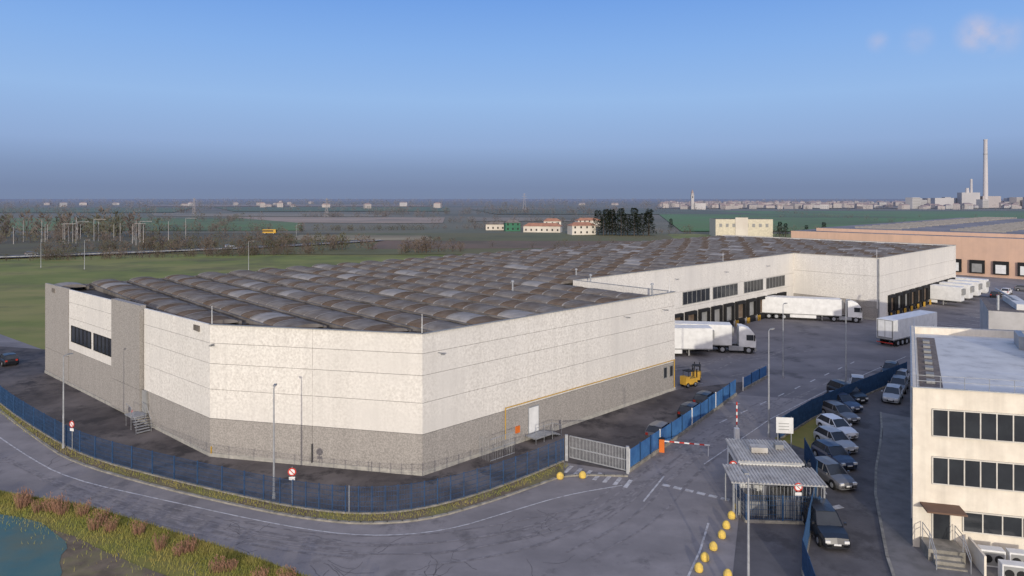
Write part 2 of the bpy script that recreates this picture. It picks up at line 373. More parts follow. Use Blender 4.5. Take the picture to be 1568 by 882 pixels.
window(m,A,B_,.222*LAB,.365*LAB,5.3,7.2,5,fr=DARK); window(m,A,B_,.385*LAB,.51*LAB,5.3,7.2,5,fr=DARK)
E_,F_=foot[4],foot[5]
for a,b in((56,64),(65.5,74),(77.3,85.3),(86.3,94.5),(96.8,103.8),(105.1,112.6)):
    window(m,E_,F_,a-51.6,b-51.6,5.25,7.3,6,fr=FRAME)
C_,D_=foot[2],foot[3]
window(m,C_,D_,33.3,34.0,1.7,3.0,1); window(m,C_,D_,34.5,35.2,1.7,3.0,1)
m.obj('windows',wh)
m=M()
def dock(p0,p1,c,door=WP):
    dx,dy=p1[0]-p0[0],p1[1]-p0[1]; L=sqrt(dx*dx+dy*dy); dx/=L;dy/=L; nx,ny=dy,-dx
    def bx(a,b,za,zb,o0,o1,mt):
        P=[(p0[0]+dx*a+nx*o0,p0[1]+dy*a+ny*o0),(p0[0]+dx*b+nx*o0,p0[1]+dy*b+ny*o0),(p0[0]+dx*b+nx*o1,p0[1]+dy*b+ny*o1),(p0[0]+dx*a+nx*o1,p0[1]+dy*a+ny*o1)]
        m.prism(P[::-1],za,zb,mt)
    bx(c-1.15,c+1.15,1.15,3.6,-.1,.05,FRAME if R.random()<.6 else RB)
    bx(c-1.5,c-1.15,1.0,4.1,0,.5,DARK); bx(c+1.15,c+1.5,1.0,4.1,0,.5,DARK); bx(c-1.15,c+1.15,3.6,4.1,0,.52,DARK)
    bx(c-1.2,c+1.2,0,1.1,.0,.45,DARK)
    for q in(-1.7,1.7): bx(c+q-.1,c+q+.1,0,1.0,.6,.8,YEL)
for i in range(14): dock(E_,F_,8+i*3.95)
for i in range(11): dock(foot[6],foot[7],6.5+i*3.9)
m.obj('loading_docks',wh)
m=M()
for p,q in(((24.9,-59.12,.8),(24.9,-59.12,3.55)),((24.9,-59.12,3.55),(51.5,-59.12,3.55))): m.tube(p,q,.045,.045,6,YEL)
m.tube((51.3,-59.15,.4),(51.3,-59.15,3.5),.05,.05,6,YEL)
m.tube((5.15,-43.35,.3),(5.15,-43.35,.9),.06,.06,6,YEL)
m.tube((116.3,-59.2,.3),(116.3,-59.2,11.2),.12,.12,6,FRAME)
m.tube((10.4,-51.3,.35),(10.4,-51.3,1.9),.05,.05,6,DARK)
m.obj('pipes',wh)
m=M()
m.box(27.9,-59.1,.6,29.1,-59.0,2.9,WP); m.box(27.8,-59.07,.55,29.2,-59.0,3.0,STEEL)
m.box(27.4,-60.4,.45,29.6,-59.1,.55,STEEL)
for i in range(4): m.box(29.6+.3*i,-60.3,.42-.1*i,29.9+.3*i,-59.2,.47-.1*i,STEEL)
for x in(27.45,28.5,29.6,30.8): m.tube((x,-60.4,0),(x,-60.4,1.5 if x<30 else 1.05),.025,.025,5,STEEL)
m.tube((27.45,-60.4,1.5),(29.6,-60.4,1.5),.025,.025,5,STEEL); m.tube((29.6,-60.4,1.5),(30.8,-60.4,1.05),.025,.025,5,STEEL)
m.box(26.2,-59.12,1.0,26.7,-59,1.6,ORG)
m.obj('side_door_with_steps',wh)
m=M()
for i in range(15): m.tube((21.8+.2*i,-60.6,0),(21.8+.2*i,-60.6,1.9),.012,.012,4,STEEL)
for i in range(8): m.tube((21.8,-60.6+.2*i,0),(21.8,-60.6+.2*i,1.9),.012,.012,4,STEEL); m.tube((24.6,-60.6+.2*i,0),(24.6,-60.6+.2*i,1.9),.012,.012,4,STEEL)
for z in(.1,1,1.9): m.tube((21.8,-60.6,z),(24.6,-60.6,z),.025,.025,4,STEEL)
m.obj('gas_meter_cage',wh)
m=M()
q=along(A,B_,.70); 
m.ob((q[0]-.1,q[1]),(5.1,-43.2),1.1,.16,1.2,3.3,FRAME)
m.ob((q[0]-.9,q[1]),(5.1,-43.2),1.8,1.4,1.1,1.18,STEEL)
for i in range(6): m.ob((q[0]-.9,q[1]-1.0-.3*i),(5.1,-43.2),.3,1.2,1.0-.18*i,1.05-.18*i,STEEL)
for sx in(-.25,-1.55):
    for yy,z in((.85,1.15),(-.9,1.15),(-2.6,.1)): m.tube((q[0]+sx,q[1]+yy,0),(q[0]+sx,q[1]+yy,z+1.0),.025,.025,5,STEEL)
    m.tube((q[0]+sx,q[1]+.85,2.15),(q[0]+sx,q[1]-.9,2.15),.025,.025,5,STEEL); m.tube((q[0]+sx,q[1]-.9,2.15),(q[0]+sx,q[1]-2.6,1.1),.025,.025,5,STEEL)
m.box(q[0]-.7,q[1]+2.2,.3,q[0]-.45,q[1]+2.5,1.0,RED)
m.obj('fire_stair',wh)
m=M()
for s_,t_ in((16.1,-58.8),(5.3,-43.1),(50.8,-58.8),(116.8,-58.7),(90,-43.3)):
    m.tube((s_,t_,11.2),(s_,t_,12.9),.04,.02,5,WP)
for s_ in(17.5,42,49,60,75,90,105): 
    tt=-59.05 if s_<51.6 else -43.55
    m.ob((s_,tt-.3),(0,1),.6,.05,9.6,9.65,FRAME); m.ob((s_,tt-.65),(0,1),.3,.22,9.55,9.66,FRAME)
m.ob((5.0,-43.8),(1,1),.5,.2,9.6,9.72,FRAME)
m.obj('wall_lights_and_rods',wh)
m=M()
for s_,t_ in((40,-44),(52,-46),(50,-57),(56,-40)):
    m.tube((s_,t_,10.6),(s_,t_,12.1),.1,.1,8,STEEL); m.tube((s_,t_,12.1),(s_,t_,12.3),.2,.15,8,STEEL)
m.obj('roof_vents',wh)
# ---------------------------------------------------------------- fences
def barfence(name,pts,h,mt,base=.2,sp=.11,bw=.022,posts=2.5):
    m=M(); m.strip(pts,.18,0,KERB,base)
    for p in resample(pts,sp):
        m.box(p[0]-bw/2,p[1]-bw/2,base,p[0]+bw/2,p[1]+bw/2,h,mt)
    for k in range(6):
        z=base+.08+(h-base-.12)*k/5; m.strip(pts,.02,z,mt,z+.02)
    for p in resample(pts,posts): m.box(p[0]-.035,p[1]-.035,0,p[0]+.035,p[1]+.035,h+.05,mt)
    return m.obj(name)
barfence('metal_fence',fence_s,2.0,BLUE,sp=.11,bw=.018)
m=M(); gp=[(4.9,55.6),(9.2,52.8)]
for p in resample(gp,.13): m.box(p[0]-.02,p[1]-.02,.15,p[0]+.02,p[1]+.02,2.0,STEEL)
for z in(.15,1.0,1.95): m.strip(gp,.06,z,STEEL,z+.08)
for p in((4.6,55.3),(9.3,52.6)): m.box(p[0]-.12,p[1]-.12,0,p[0]+.12,p[1]+.12,2.2,STEEL)
m.obj('sliding_gate')
def sheetfence(name,pts,h,mt,post=2.2):
    m=M(); m.strip(pts,.2,0,KERB,.3); rs=resample(pts,post)
    for i,(a_,b_) in enumerate(zip(rs[:-1],rs[1:])):
        hh=h+R.uniform(-.05,.05)
        m.strip([along(a_,b_,.06),along(a_,b_,.94)],.03,.34,mt,hh)
        m.ob(a_,(b_[0]-a_[0],b_[1]-a_[1]),.09,.09,0,h+.1,BLUE if i%3 else WP)
        for k in range(7): 
            c=along(a_,b_,.1+.8*k/6); m.ob(c,(b_[0]-a_[0],b_[1]-a_[1]),.05,.07,.36,hh-.04,mt)
    return m.obj(name)
sheetfence('blue_panel_fence',[(9.5,52.9),(13.0,57.6),(17.4,63.6),(25.2,74.4)],1.8,BLUE2)
sheetfence('blue_panel_fence',[(26.6,76.2),(31.5,82)],1.5,BLUE2)
barfence('metal_fence',[(24.5,60.2),(30,66),(36.4,71.5),(48.6,81.7)],2.0,BLUE,sp=.09,bw=.035)
barfence('metal_fence',[(16.2,34),(17.2,38),(19.3,42),(21.2,45.5),(23.4,50),(24.6,55)],2.0,BLUE,sp=.1,bw=.03)
barfence('metal_fence',[(16.0,46.0),(16.0,44.3),(20.9,44.0)],1.9,BLUE,sp=.12,bw=.02)
# ---------------------------------------------------------------- street furniture
def lamp(x,y,h,an=90,arm=.9):
    m=M(); m.tube((0,0,0),(0,0,.5),.13,.12,10,STEEL); m.tube((0,0,.5),(0,0,h),.085,.045,10,STEEL)
    m.tube((0,0,h),(arm,0,h+.12),.035,.03,6,STEEL)
    m.ob((arm+.2,0),(1,0),.55,.22,h+.07,h+.15,FRAME); m.ob((arm+.2,0),(1,0),.4,.15,h+.04,h+.07,WP)
    m.obj('street_lamp',None,(x,y,0),radians(an))
lamp(-17.5,47.8,8.2,100,.3); lamp(-39.6,57.9,8.2,60,.3); lamp(23.8,60.9,9.9,40,.4); lamp(11.9,32,8.1,90,.3); lamp(37.7,74.7,10.5,40,.4)
lamp(33.5,82,9,40,.4)
for x,y in((-150,215),(-133,210),(-80,205),(-105,330),(-200,260),(-230,300)): lamp(x,y,9,10,1.2)
def sign(x,y,an,kind='no_parking'):
    m=M(); m.tube((0,0,0),(0,0,2.75),.03,.03,8,STEEL)
    m.tube((0,-.035,2.4),(0,-.05,2.4),.3,.3,24,RED); m.tube((0,-.05,2.4),(0,-.055,2.4),.21,.21,24,WP)
    m.tube((-.17,-.06,2.57),(.17,-.06,2.23),.03,.03,6,RED)
    m.box(-.22,-.05,1.8,.22,-.03,2.04,WP)
    m.obj('traffic_sign',None,(x,y,0),radians(an))
sign(-38.5,57.4,-20); sign(-15.9,47.0,5); sign(16.4,48.3,0); sign(19.6,44.4,0)
m=M(); m.tube((0,0,0),(0,0,2.1),.03,.03,6,STEEL); m.obj('fence_post',None,(-11.4,45.4,0))
m=M()
for x in(-.55,.55): m.tube((x,0,0),(x,0,3.5),.04,.04,8,STEEL)
m.box(-.7,-.09,2.1,.7,-.05,3.45,WP); 
for z in(2.4,2.65,2.9): m.box(-.5,-.095,z,.35,-.091,z+.05,FRAME)
m.obj('notice_board',None,(23.3,56,0),radians(-8))
m=M(); m.box(-.22,-.2,0,.22,.2,1.15,ORG); m.box(-.25,-.23,1.15,.25,.23,1.2,DARK)
for i in range(9):
    a0=.22+i*.42; m.box(a0,-.05,.92,a0+.42,.04,1.02,RED if i%2 else WP)
m.tube((3.9,0,0),(3.9,0,.9),.03,.03,6,WP)
m.obj('barrier_gate',None,(13.1,57.3,0),radians(-16))
m=M(); m.box(-.2,-.2,0,.2,.2,1.1,WP); 
for i in range(8): m.box(-.05,-.05,1.1+i*.3,.05,.05,1.4+i*.3,RED if i%2 else WP)
m.obj('barrier_gate',None,(20.6,60.2,0),0)
def bollard(x,y,r=.25):
    m=M(); n=12
    rings=[(0,r*.8),(.05,r*.98),(.16,r*1.05),(.3,r),(.42,r*.72),(.5,r*.35),(.52,.01)]
    for (z0,r0),(z1,r1) in zip(rings[:-1],rings[1:]):
        for i in range(n):
            a0,a1=2*pi*i/n,2*pi*(i+1)/n
            m.face([(r0*cos(a0),r0*sin(a0),z0),(r0*cos(a1),r0*sin(a1),z0),(r1*cos(a1),r1*sin(a1),z1),(r1*cos(a0),r1*sin(a0),z1)],PYEL)
    m.obj('concrete_bollard',None,(x,y,0.01),0,True)
for p in[(11.1,38.2),(11.8,39.4),(12.7,40.7),(13.7,42.2),(14.4,43.5),(15.2,44.9),(16.1,46.3),(12.6,37.5)]: bollard(*p)
for p in[(3.8,51.6),(5.6,51.8)]: bollard(*p,.28)
CABR=mat('cabin_roof_sheet',(.50,.48,.44),(.33,.31,.28),scale=1.2)
gh=empty('guard_cabin',(19.2,49.9,0),radians(-6))
m=M(); m.box(-2.2,-2.2,.15,2.2,2.2,2.7,WP)
m.box(-2.35,-2.35,2.7,2.35,2.35,2.85,STEEL,CABR)
for i in range(20): m.box(-2.3+i*.235,-2.33,2.85,-2.3+i*.235+.09,2.33,2.91,CABR)
m.obj('walls_and_roof',gh)
m=M(); m.box(-1.8,-2.24,1.1,-.3,-2.2,2.1,GLASS); m.box(.4,-2.23,.2,1.3,-2.2,2.2,FRAME); m.box(-2.24,-1.5,1.1,-2.2,1.5,2.1,GLASS)
m.box(-1.0,-.7,2.91,.2,.1,3.3,CABR); m.box(1.0,.2,2.91,1.6,.8,3.25,FRAME)
m.obj('windows_and_units',gh)
m=M(); 
for x in(-3,-1,1,3):
    for y in(-1.4,1.4): m.tube((x,y,0),(x,y,2.5),.05,.05,6,STEEL)
m.box(-3.2,-1.6,2.5,3.2,1.6,2.56,STEEL,CABR)
for i in range(27): m.box(-3.2+i*.24,-1.6,2.56,-3.2+i*.24+.09,1.6,2.62,CABR)
for i in range(26): m.box(-3.1+i*.245,-1.5,.1,-3.08+i*.245,-1.47,2.4,STEEL)
m.box(-2.6,-.9,0,-.6,.9,1.0,FRAME); m.box(0,-1,0,2.4,1,1.3,FRAME)
m.obj('shelter_canopy',None,(18.5,46.0,0),radians(-6))
# ---------------------------------------------------------------- vehicles
def loft(m,secs,mt,cap=True):
    n=len(secs[0])
    for a,b in zip(secs[:-1],secs[1:]):
        for i in range(n-1): m.face([a[i],a[i+1],b[i+1],b[i]],mt)
    if cap: m.face(secs[0],mt); m.face(secs[-1][::-1],mt)
def wheel(m,x,y,r,w):
    sgn=1 if y>0 else -1
    m.tube((x,y-w/2,r),(x,y+w/2,r),r,r,18,DARK); m.tube((x,y+sgn*w/2,r),(x,y+sgn*(w/2+.015),r),r*.6,r*.55,12,STEEL)
def paint(n,c): return mat('car_paint_'+n,c,tuple(x*.95 for x in c),rough=.3,spec=.6)
def car(x,y,az,c,suv=False,van=False,z=.025):
    m=M(); L=4.6 if suv else 4.1; w=.92 if suv else .87; H=1.72 if suv else 1.46; bl=1.08 if suv else .93; h=L/2
    pf=[(-h,.62,.80),(-h+.08,bl-.03,.93),(-h+.5,bl,1),(-.2,bl,1),(.75,bl-.02,1),(h-.55,bl-.13,.97),(h-.12,bl-.25,.88),(h,.5,.75)]
    secs=[]
    for px,zt,ws in pf:
        W=w*ws; secs.append([(px,-W*.94,.24),(px,-W,.45),(px,-W,zt-.18),(px,-W*.9,zt-.02),(px,0,zt+.02),(px,W*.9,zt-.02),(px,W,zt-.18),(px,W,.45),(px,W*.94,.24)])
    loft(m,secs,c)
    b=[(-h+.12,bl-.06),(h*.42,bl-.04)]; t=[(-h+.55,H-.06),(h*.42-.75,H-.06)]
    wb=w*.88; wt=w*.70
    def q(*p): m.face(p,GLASS)
    (x0,z0),(x1,z1)=b;(X0,Z0),(X1,Z1)=t
    q((x0,-wb,z0),(x1,-wb,z1),(X1,-wt,Z1),(X0,-wt,Z0)); q((x1,wb,z1),(x0,wb,z0),(X0,wt,Z0),(X1,wt,Z1))
    q((x1,-wb,z1),(x1,wb,z1),(X1,wt,Z1),(X1,-wt,Z1)); q((x0,wb,z0),(x0,-wb,z0),(X0,-wt,Z0),(X0,wt,Z0))
    xm=(X0+X1)/2
    loft(m,[[(X0-.06,-wt*.9,Z0-.01),(X0-.06,0,Z0+.02),(X0-.06,wt*.9,Z0-.01)],[(X0+.1,-wt-.03,Z0),(X0+.1,0,H+.0),(X0+.1,wt+.03,Z0)],[(xm,-wt-.03,Z0+.01),(xm,0,H+.03),(xm,wt+.03,Z0+.01)],[(X1+.05,-wt*.95,Z1-.02),(X1+.05,0,Z1+.02),(X1+.05,wt*.95,Z1-.02)]],c,False)
    for sy in(-1,1):
        for (xa,za,xb,zb) in((x0,z0,X0,Z0),(x1,z1,X1,Z1),(-.1,bl,-.15,Z0)):
            m.tube((xa,sy*(wb+.0),za),(xb,sy*(wt+.0),zb),.04,.035,5,c)
        for wx in(-h+.8,h-.8):
            m.tube((wx,sy*(w-.12),.33),(wx,sy*(w+.004),.33),.38,.38,18,DARK); wheel(m,wx,sy*(w-.07),.32,.2)
        m.box(h-.16,sy*w*.62-.15,.55,h-.0,sy*w*.62+.15,.7,WP); m.box(-h-.01,sy*w*.66-.12,.62,-h+.12,sy*w*.66+.12,.84,RED)
        m.box(x1-.25,sy*(w+.08)-.07,bl-.02,x1-.1,sy*(w+.08)+.07,bl+.12,c)
    m.box(h-.03,-.35,.3,h+.02,.35,.5,DARK); m.box(h-.01,-.22,.42,h+.03,.22,.52,WP)
    o=m.obj('parked_car' if z<.3 else 'moving_car',None,(x,y,z),radians(90-az))
CW=paint('white',(.7,.7,.7));CG=paint('grey',(.13,.13,.135));CK=paint('black',(.015,.016,.02));CB=paint('blue',(.035,.05,.09));CS=paint('silver',(.34,.35,.36));CR=paint('red',(.2,.02,.02))
for x,y,a_,c,sv in[(20.6,42.6,186,CK,True),(25.0,51,170,CG,False),(27.0,54.9,170,CB,False),(28.8,58.4,168,CS,False),(30.6,61.9,168,CW,False),(32.9,66.2,166,CG,False),(35.0,69.8,165,CB,False),(37.0,73.0,165,CK,True),
   (40.0,76.6,205,CS,False),(41.8,72.6,215,CS,False),(44.6,76.4,215,CG,False),(47.6,83.5,215,CK,False),(46.6,79.6,215,CS,False),
   (13.9,61.0,36,CG,False),(18.3,67.0,36,CK,False),(20.9,71.0,36,CK,False),
   (-67.5,89.0,-48,CK,False),(108,150,45,CK,False),(114,155,45,CW,False),(122,160,130,CG,False),(128,156,130,CS,False)]:
    car(x,y,a_,c,sv)
for t,c,o in((.30,CK,3),(.36,CS,-3),(.52,CG,-3),(.68,CK,3),(.75,CS,-3)):
    p=samp(hwy,t); car(p[0]+o*.5,p[1]-o,58,c,False,z=.51)
def truck(x,y,az,tractor=True,trailer=True,body=WP,name='articulated_lorry'):
    m=M()
    if trailer:
        m.box(-13.6,-1.27,1.15,0,1.27,4.0,body); m.box(-13.63,-1.2,1.2,-13.6,1.2,3.95,FRAME)
        m.box(-13.65,-1.0,1.4,-13.62,-.04,3.85,body); m.box(-13.65,.04,1.4,-13.62,1.0,3.85,body)
        m.box(-13.6,-1.28,1.02,0,1.28,1.15,FRAME); m.box(-13.0,-.5,.7,-1,.5,1.02,DARK)
        for xx in(-12.2,-10.9,-9.6):
            for yy in(-1.08,1.08): wheel(m,xx,yy,.5,.32)
        for yy in(-.9,.9): m.box(-3.3,yy-.08,.1,-3.1,yy+.08,1.02,FRAME)
        m.box(-8.6,-1.25,.45,-4.2,-1.2,1.0,WP); m.box(-8.6,1.2,.45,-4.2,1.25,1.0,WP)
        m.box(-13.7,-1.2,.5,-13.6,1.2,.62,RED); m.box(-.0,-.9,2.4,.35,.9,3.6,FRAME)
    if tractor:
        prof=[(1.0,1.0),(3.15,.9),(3.3,1.0),(3.32,1.9),(3.05,2.9),(2.6,3.45),(1.6,3.85),(1.0,3.85)]
        n=len(prof); vs=[(px,-1.22 if z<3 else -1.1,z) for px,z in prof]+[(px,1.22 if z<3 else 1.1,z) for px,z in prof]
        m.mesh(vs,[(i,(i+1)%n,n+(i+1)%n,n+i) for i in range(n)]+[tuple(range(n))[::-1],tuple(range(n,2*n))],body)
        m.face([(3.335,-1.08,1.95),(3.335,1.08,1.95),(3.09,1.0,2.86),(3.09,-1.0,2.86)],GLASS)
        for sy in(-1,1):
            m.box(2.0,min(sy*1.225,sy*1.235),1.9,2.95,max(sy*1.225,sy*1.235),2.7,GLASS)
            m.box(3.0,min(sy*1.3,sy*1.5),1.9,3.15,max(sy*1.3,sy*1.5),2.7,DARK)
            m.box(3.3,min(sy*.7,sy*1.1),.75,3.36,max(sy*.7,sy*1.1),.95,WP)
            wheel(m,2.3,sy*1.05,.5,.34); wheel(m,-1.3,sy*1.05,.5,.5)
            m.box(-.4,min(sy*.8,sy*1.22),.4,1.6,max(sy*.8,sy*1.22),1.0,STEEL)
            m.tube((2.3,sy*.8,.52),(2.3,sy*1.21,.52),.62,.62,16,DARK)
        m.box(-2.2,-.45,.6,1.2,.45,1.0,DARK); m.box(3.1,-1.2,.35,3.38,1.2,.9,FRAME); m.box(3.33,-.8,1.1,3.36,.8,1.7,DARK)
    return m.obj(name,None,(x,y,.02),radians(90-az),bevel=.05)
truck(59.2,120.6,107)
truck(31.6,96.3,100)
truck(28.0,94.0,92,False,True,name='lorry_trailer')
truck(67.0,107.4,55.6,False,True,name='lorry_trailer')
for i in range(4): truck(92+4.6*i,137+4.2*i,137,False,True,name='lorry_trailer')
def forklift(x,y,a):
    m=M(); m.box(-.9,-.5,.3,.9,.5,1.0,YEL); m.box(-.9,-.5,1.0,-.3,.5,1.25,YEL); m.box(-.5,-.5,1.8,.5,.5,1.88,DARK)
    for sx in(-.45,.45):
        for sy in(-.45,.45): m.tube((sx,sy,1.0),(sx,sy,1.8),.03,.03,5,DARK)
    for sy in(-.3,.3): m.box(.95,sy-.05,.1,1.05,sy+.05,2.0,DARK); m.box(1.05,sy-.05,.1,2.0,sy+.05,.15,STEEL)
    for sx in(-.6,.6):
        for sy in(-.45,.45): wheel(m,sx,sy,.28,.16)
    m.obj('forklift',None,(x,y,.02),radians(a))
forklift(20.8,78.0,30); forklift(22.4,80.6,70)
# ---------------------------------------------------------------- office building
of=empty('office_building')
K=[(25.4,40.9),(38.9,37.4),(51,57.6),(37.3,61.4)]
m=M(); m.prism(K,0,9.6,CREAM,MEMB)
Ki=inset(K,.28)
for i in range(4):
    a_,b_,c_,d_=K[i],K[(i+1)%4],Ki[(i+1)%4],Ki[i]
    m.prism([a_,b_,c_,d_],9.601,10.2,CREAM)
m.obj('walls',of)
m=M()
KO=inset(K,-.05)
for i in range(4):
    a_,b_=KO[i],KO[(i+1)%4]; m.strip([along(a_,b_,.001),along(a_,b_,.999)],.1,10.2,STEEL,10.26)
gr=[along(K[0],K[1],.03),along(K[0],K[1],.13),along(K[3],K[2],.13),along(K[3],K[2],.03)]
m.face([(x,y,9.63) for x,y in (along(gr[0],gr[3],.1),along(gr[1],gr[2],.1),along(gr[1],gr[2],.9),along(gr[0],gr[3],.9))],GRAV)
for i in range(8):
    c=along(along(gr[0],gr[1],.5),along(gr[3],gr[2],.5),.17+.09*i); m.ob(c,(11.9,20.4),.8,.5,9.63,9.8,FRAME)
r0,r1=inset(K,.2)[0],inset(K,.2)[1]; r3=inset(K,.2)[3]
for a_,b_ in((r0,r1),(r0,r3)):
    for p in resample([a_,b_],1.4): m.tube((*p,10.2),(*p,10.95),.02,.02,5,STEEL)
    for z in(10.6,10.95): m.tube((*a_,z),(*b_,z),.02,.02,5,STEEL)
c=along(along(K[0],K[1],.80),along(K[3],K[2],.80),.66); m.ob(c,(11.9,20.4),9,4.2,9.6,11.6,CREAM,GRAV)
c=along(along(K[0],K[1],.58),along(K[3],K[2],.58),.82); m.ob(c,(11.9,20.4),3.2,.5,9.61,10.7,STEEL)
m.obj('roof_details',of)
m=M(); LF=math.dist(K[0],K[1])
window(m,K[0],K[1],1.1,LF-.5,7.2,8.95,14,0,WFRAME); window(m,K[0],K[1],1.1,LF-.5,4.2,5.95,14,0,WFRAME)
window(m,K[0],K[1],2.8,LF-.5,1.4,2.7,10,0,WFRAME); window(m,K[0],K[1],1.1,2.1,.5,2.6,1,0,WFRAME)
LS=math.dist(K[3],K[0])
for z in(1.3,4.2,7.2): window(m,K[3],K[0],1,LS-1.5,z,z+1.6,12,0,WFRAME)
m.obj('windows',of)
fd=((K[1][0]-K[0][0])/LF,(K[1][1]-K[0][1])/LF); fn=(fd[1],-fd[0])
def off(a,b): return (K[0][0]+fd[0]*a+fn[0]*b,K[0][1]+fd[1]*a+fn[1]*b)
m=M(); m.ob(off(1.5,.7),fd,2.2,1.4,2.9,3.0,mat('canopy_brown',(.16,.10,.07)))
m.ob(off(1.4,.8),fd,2.0,1.6,0,.8,KERB)
for i in range(4): m.ob(off(1.4,1.75+.3*i),fd,1.6,.3,0,.8-.2*(i+1)+.001,KERB)
for a_ in(.5,2.3):
    for b_,z in((.2,1.8),(1.5,1.8),(2.7,1.1)): m.tube((*off(a_,b_),0),(*off(a_,b_),z),.025,.025,5,STEEL)
    for z in(0,.35): m.tube((*off(a_,.2),1.8-z),(*off(a_,1.5),1.8-z),.025,.025,5,STEEL); m.tube((*off(a_,1.5),1.8-z),(*off(a_,2.7),1.1-z),.025,.025,5,STEEL)
m.obj('entrance',of)
def acunit(a,b):
    m=M(); p=off(a,b); m.ob((0,0),fd,1.3,.6,.1,1.1,WP)
    m.ob((fn[0]*.31,fn[1]*.31),fd,1.15,.02,.2,1.0,FRAME)
    for q in(-.3,.3):
        c=(fd[0]*q+fn[0]*.33,fd[1]*q+fn[1]*.33); m.tube((c[0],c[1],.6),(c[0]+fn[0]*.03,c[1]+fn[1]*.03,.6),.24,.24,14,DARK)
    m.obj('air_conditioning_unit',None,(*p,0))
acunit(3.9,1.2); acunit(5.4,1.2); acunit(4.4,2.8)
m=M(); m.ob(off(3.0,1.6),fd,.12,2.4,0,1.3,CREAM); m.obj('low_wall')
m=M(); m.prism([(42,64.5),(54,60.5),(61,73),(49,77)],0,6.5,CREAM,GRAV)
for p in resample([(42,64.5),(49,77)],1.5): m.tube((*p,6.5),(*p,7.4),.02,.02,5,STEEL)
m.tube((42,64.5,7.4),(49,77,7.4),.02,.02,5,STEEL)
m.obj('office_annex')
m=M(); ip=[(57.5,80),(78,70),(86,84),(64,91)]
m.prism(ip,0,8.6,mat('metal_cladding',(.42,.41,.40),(.34,.33,.32),scale=.6),GRAV)
for t in(.15,.4,.65):
    c=along(along(ip[0],ip[1],t),along(ip[3],ip[2],t),.5); m.ob(c,(.45,.89),9,1.4,8.6,9.3,MEMB)
m.tube((59,80.5,8.6),(59,80.5,10.4),.15,.15,8,STEEL); m.tube((63,80,8.6),(64,88,10.2),.12,.12,8,STEEL)
m.obj('industrial_building')
# ---------------------------------------------------------------- background buildings
bx=M(); u=(.729,.6846); w=(-.6846,.729)
P1=(95,230); P2=(172,149)
pk=[P1,P2,(P2[0]+u[0]*190,P2[1]+u[1]*190),(P1[0]+u[0]*190,P1[1]+u[1]*190)]
bx.prism(pk,0,11,PINK,FARROOF)
bx.prism(inset(pk,6),11,12.0,PINK,FARROOF)
for i in range(22):
    t=.08+i*.042
    for j in range(3):
        c=along(along(pk[0],pk[3],t),along(pk[1],pk[2],t),.2+.25*j); bx.ob(c,w,14,1.6,12.0,12.6,RL)
Lp=math.dist(P1,P2); d=((P2[0]-P1[0])/Lp,(P2[1]-P1[1])/Lp)
for i in range(16):
    a_=20+i*5.6; c=(P1[0]+d[0]*a_+d[1]*.35,P1[1]+d[1]*a_-d[0]*.35)
    bx.ob(c,d,3.6,.6,.9,4.6,DARK); c2=(c[0]+d[1]*.33,c[1]-d[0]*.33); bx.ob(c2,d,2.4,.08,1.2,3.6,WP if i%3 else FRAME)
bx.obj('pink_warehouse')
def house(x,y,L,W,h,rot,wall,roof,hip=.3,name='farm_house'):
    m=M(); m.box(-L/2,-W/2,0,L/2,W/2,h,wall); e=.4; r=W*.22
    m.mesh([(-L/2-e,-W/2-e,h),(L/2+e,-W/2-e,h),(L/2+e,W/2+e,h),(-L/2-e,W/2+e,h),(-L/2+hip*W,0,h+r),(L/2-hip*W,0,h+r)],[(0,1,5,4),(2,3,4,5),(1,2,5),(3,0,4),(3,2,1,0)],roof)
    n=int(L/3.2)
    for i in range(n):
        for z in([1.0] if h<4.5 else [1.0,4.0]):
            c=-L/2+(i+.5)*L/n; m.box(c-.5,-W/2-.03,z,c+.5,-W/2+.0,z+1.3,DARK)
    m.obj(name,None,(x,y,0),radians(rot))
house(20,440,24,9,4,-12,HWALL,TERR); house(0,455,10,9,5.6,8,mat('green_metal',(.05,.16,.1)),RG,name='farm_shed')
house(42,410,15,9,5.6,14,HWALL,TERR); house(28,475,12,9,6,0,HWALL,TERR); house(-8,470,20,8,4,0,HWALL,RG)
house(58,520,18,9,5,10,HWALL,TERR)
m=M(); m.box(-16,-8,0,16,8,10,mat('cream_block',(.58,.53,.41)),RG); m.box(-5,-8.5,0,2,-8,11,HWALL)
for i in range(8): m.box(-14+i*3.7,-8.06,5.5,-12.4+i*3.7,-8.0,7.5,FRAME)
m.obj('cream_industrial_building',None,(133,395,0),radians(-4))
m=M()
for i in range(420):
    y=R.uniform(1300,2700); x=y*(R.uniform(.22,.80) if R.random()<.93 else R.uniform(-.75,.3)); 
    L=R.uniform(9,20);W=R.uniform(8,13);h=R.choice([5,6,7,8,9,10]); rot=R.uniform(-.7,.7)
    if x<.22*y and R.random()<.3: continue
    o=M(); wl=TOWNW if R.random()<.8 else TOWNL; o.box(-L/2,-W/2,0,L/2,W/2,h,wl)
    o.mesh([(-L/2,-W/2,h),(L/2,-W/2,h),(L/2,W/2,h),(-L/2,W/2,h),(-L/2+3,0,h+2.4),(L/2-3,0,h+2.4)],[(0,1,5,4),(2,3,4,5),(1,2,5),(3,0,4)],TOWNR)
    for k in range(int(L/4)):
        for z in range(int(h/3.2)): o.box(-L/2+1.2+k*4,-W/2-.1,1+z*3.1,-L/2+2.6+k*4,-W/2,2.5+z*3.1,FRAME)
    m.add(o,x,y,rot)
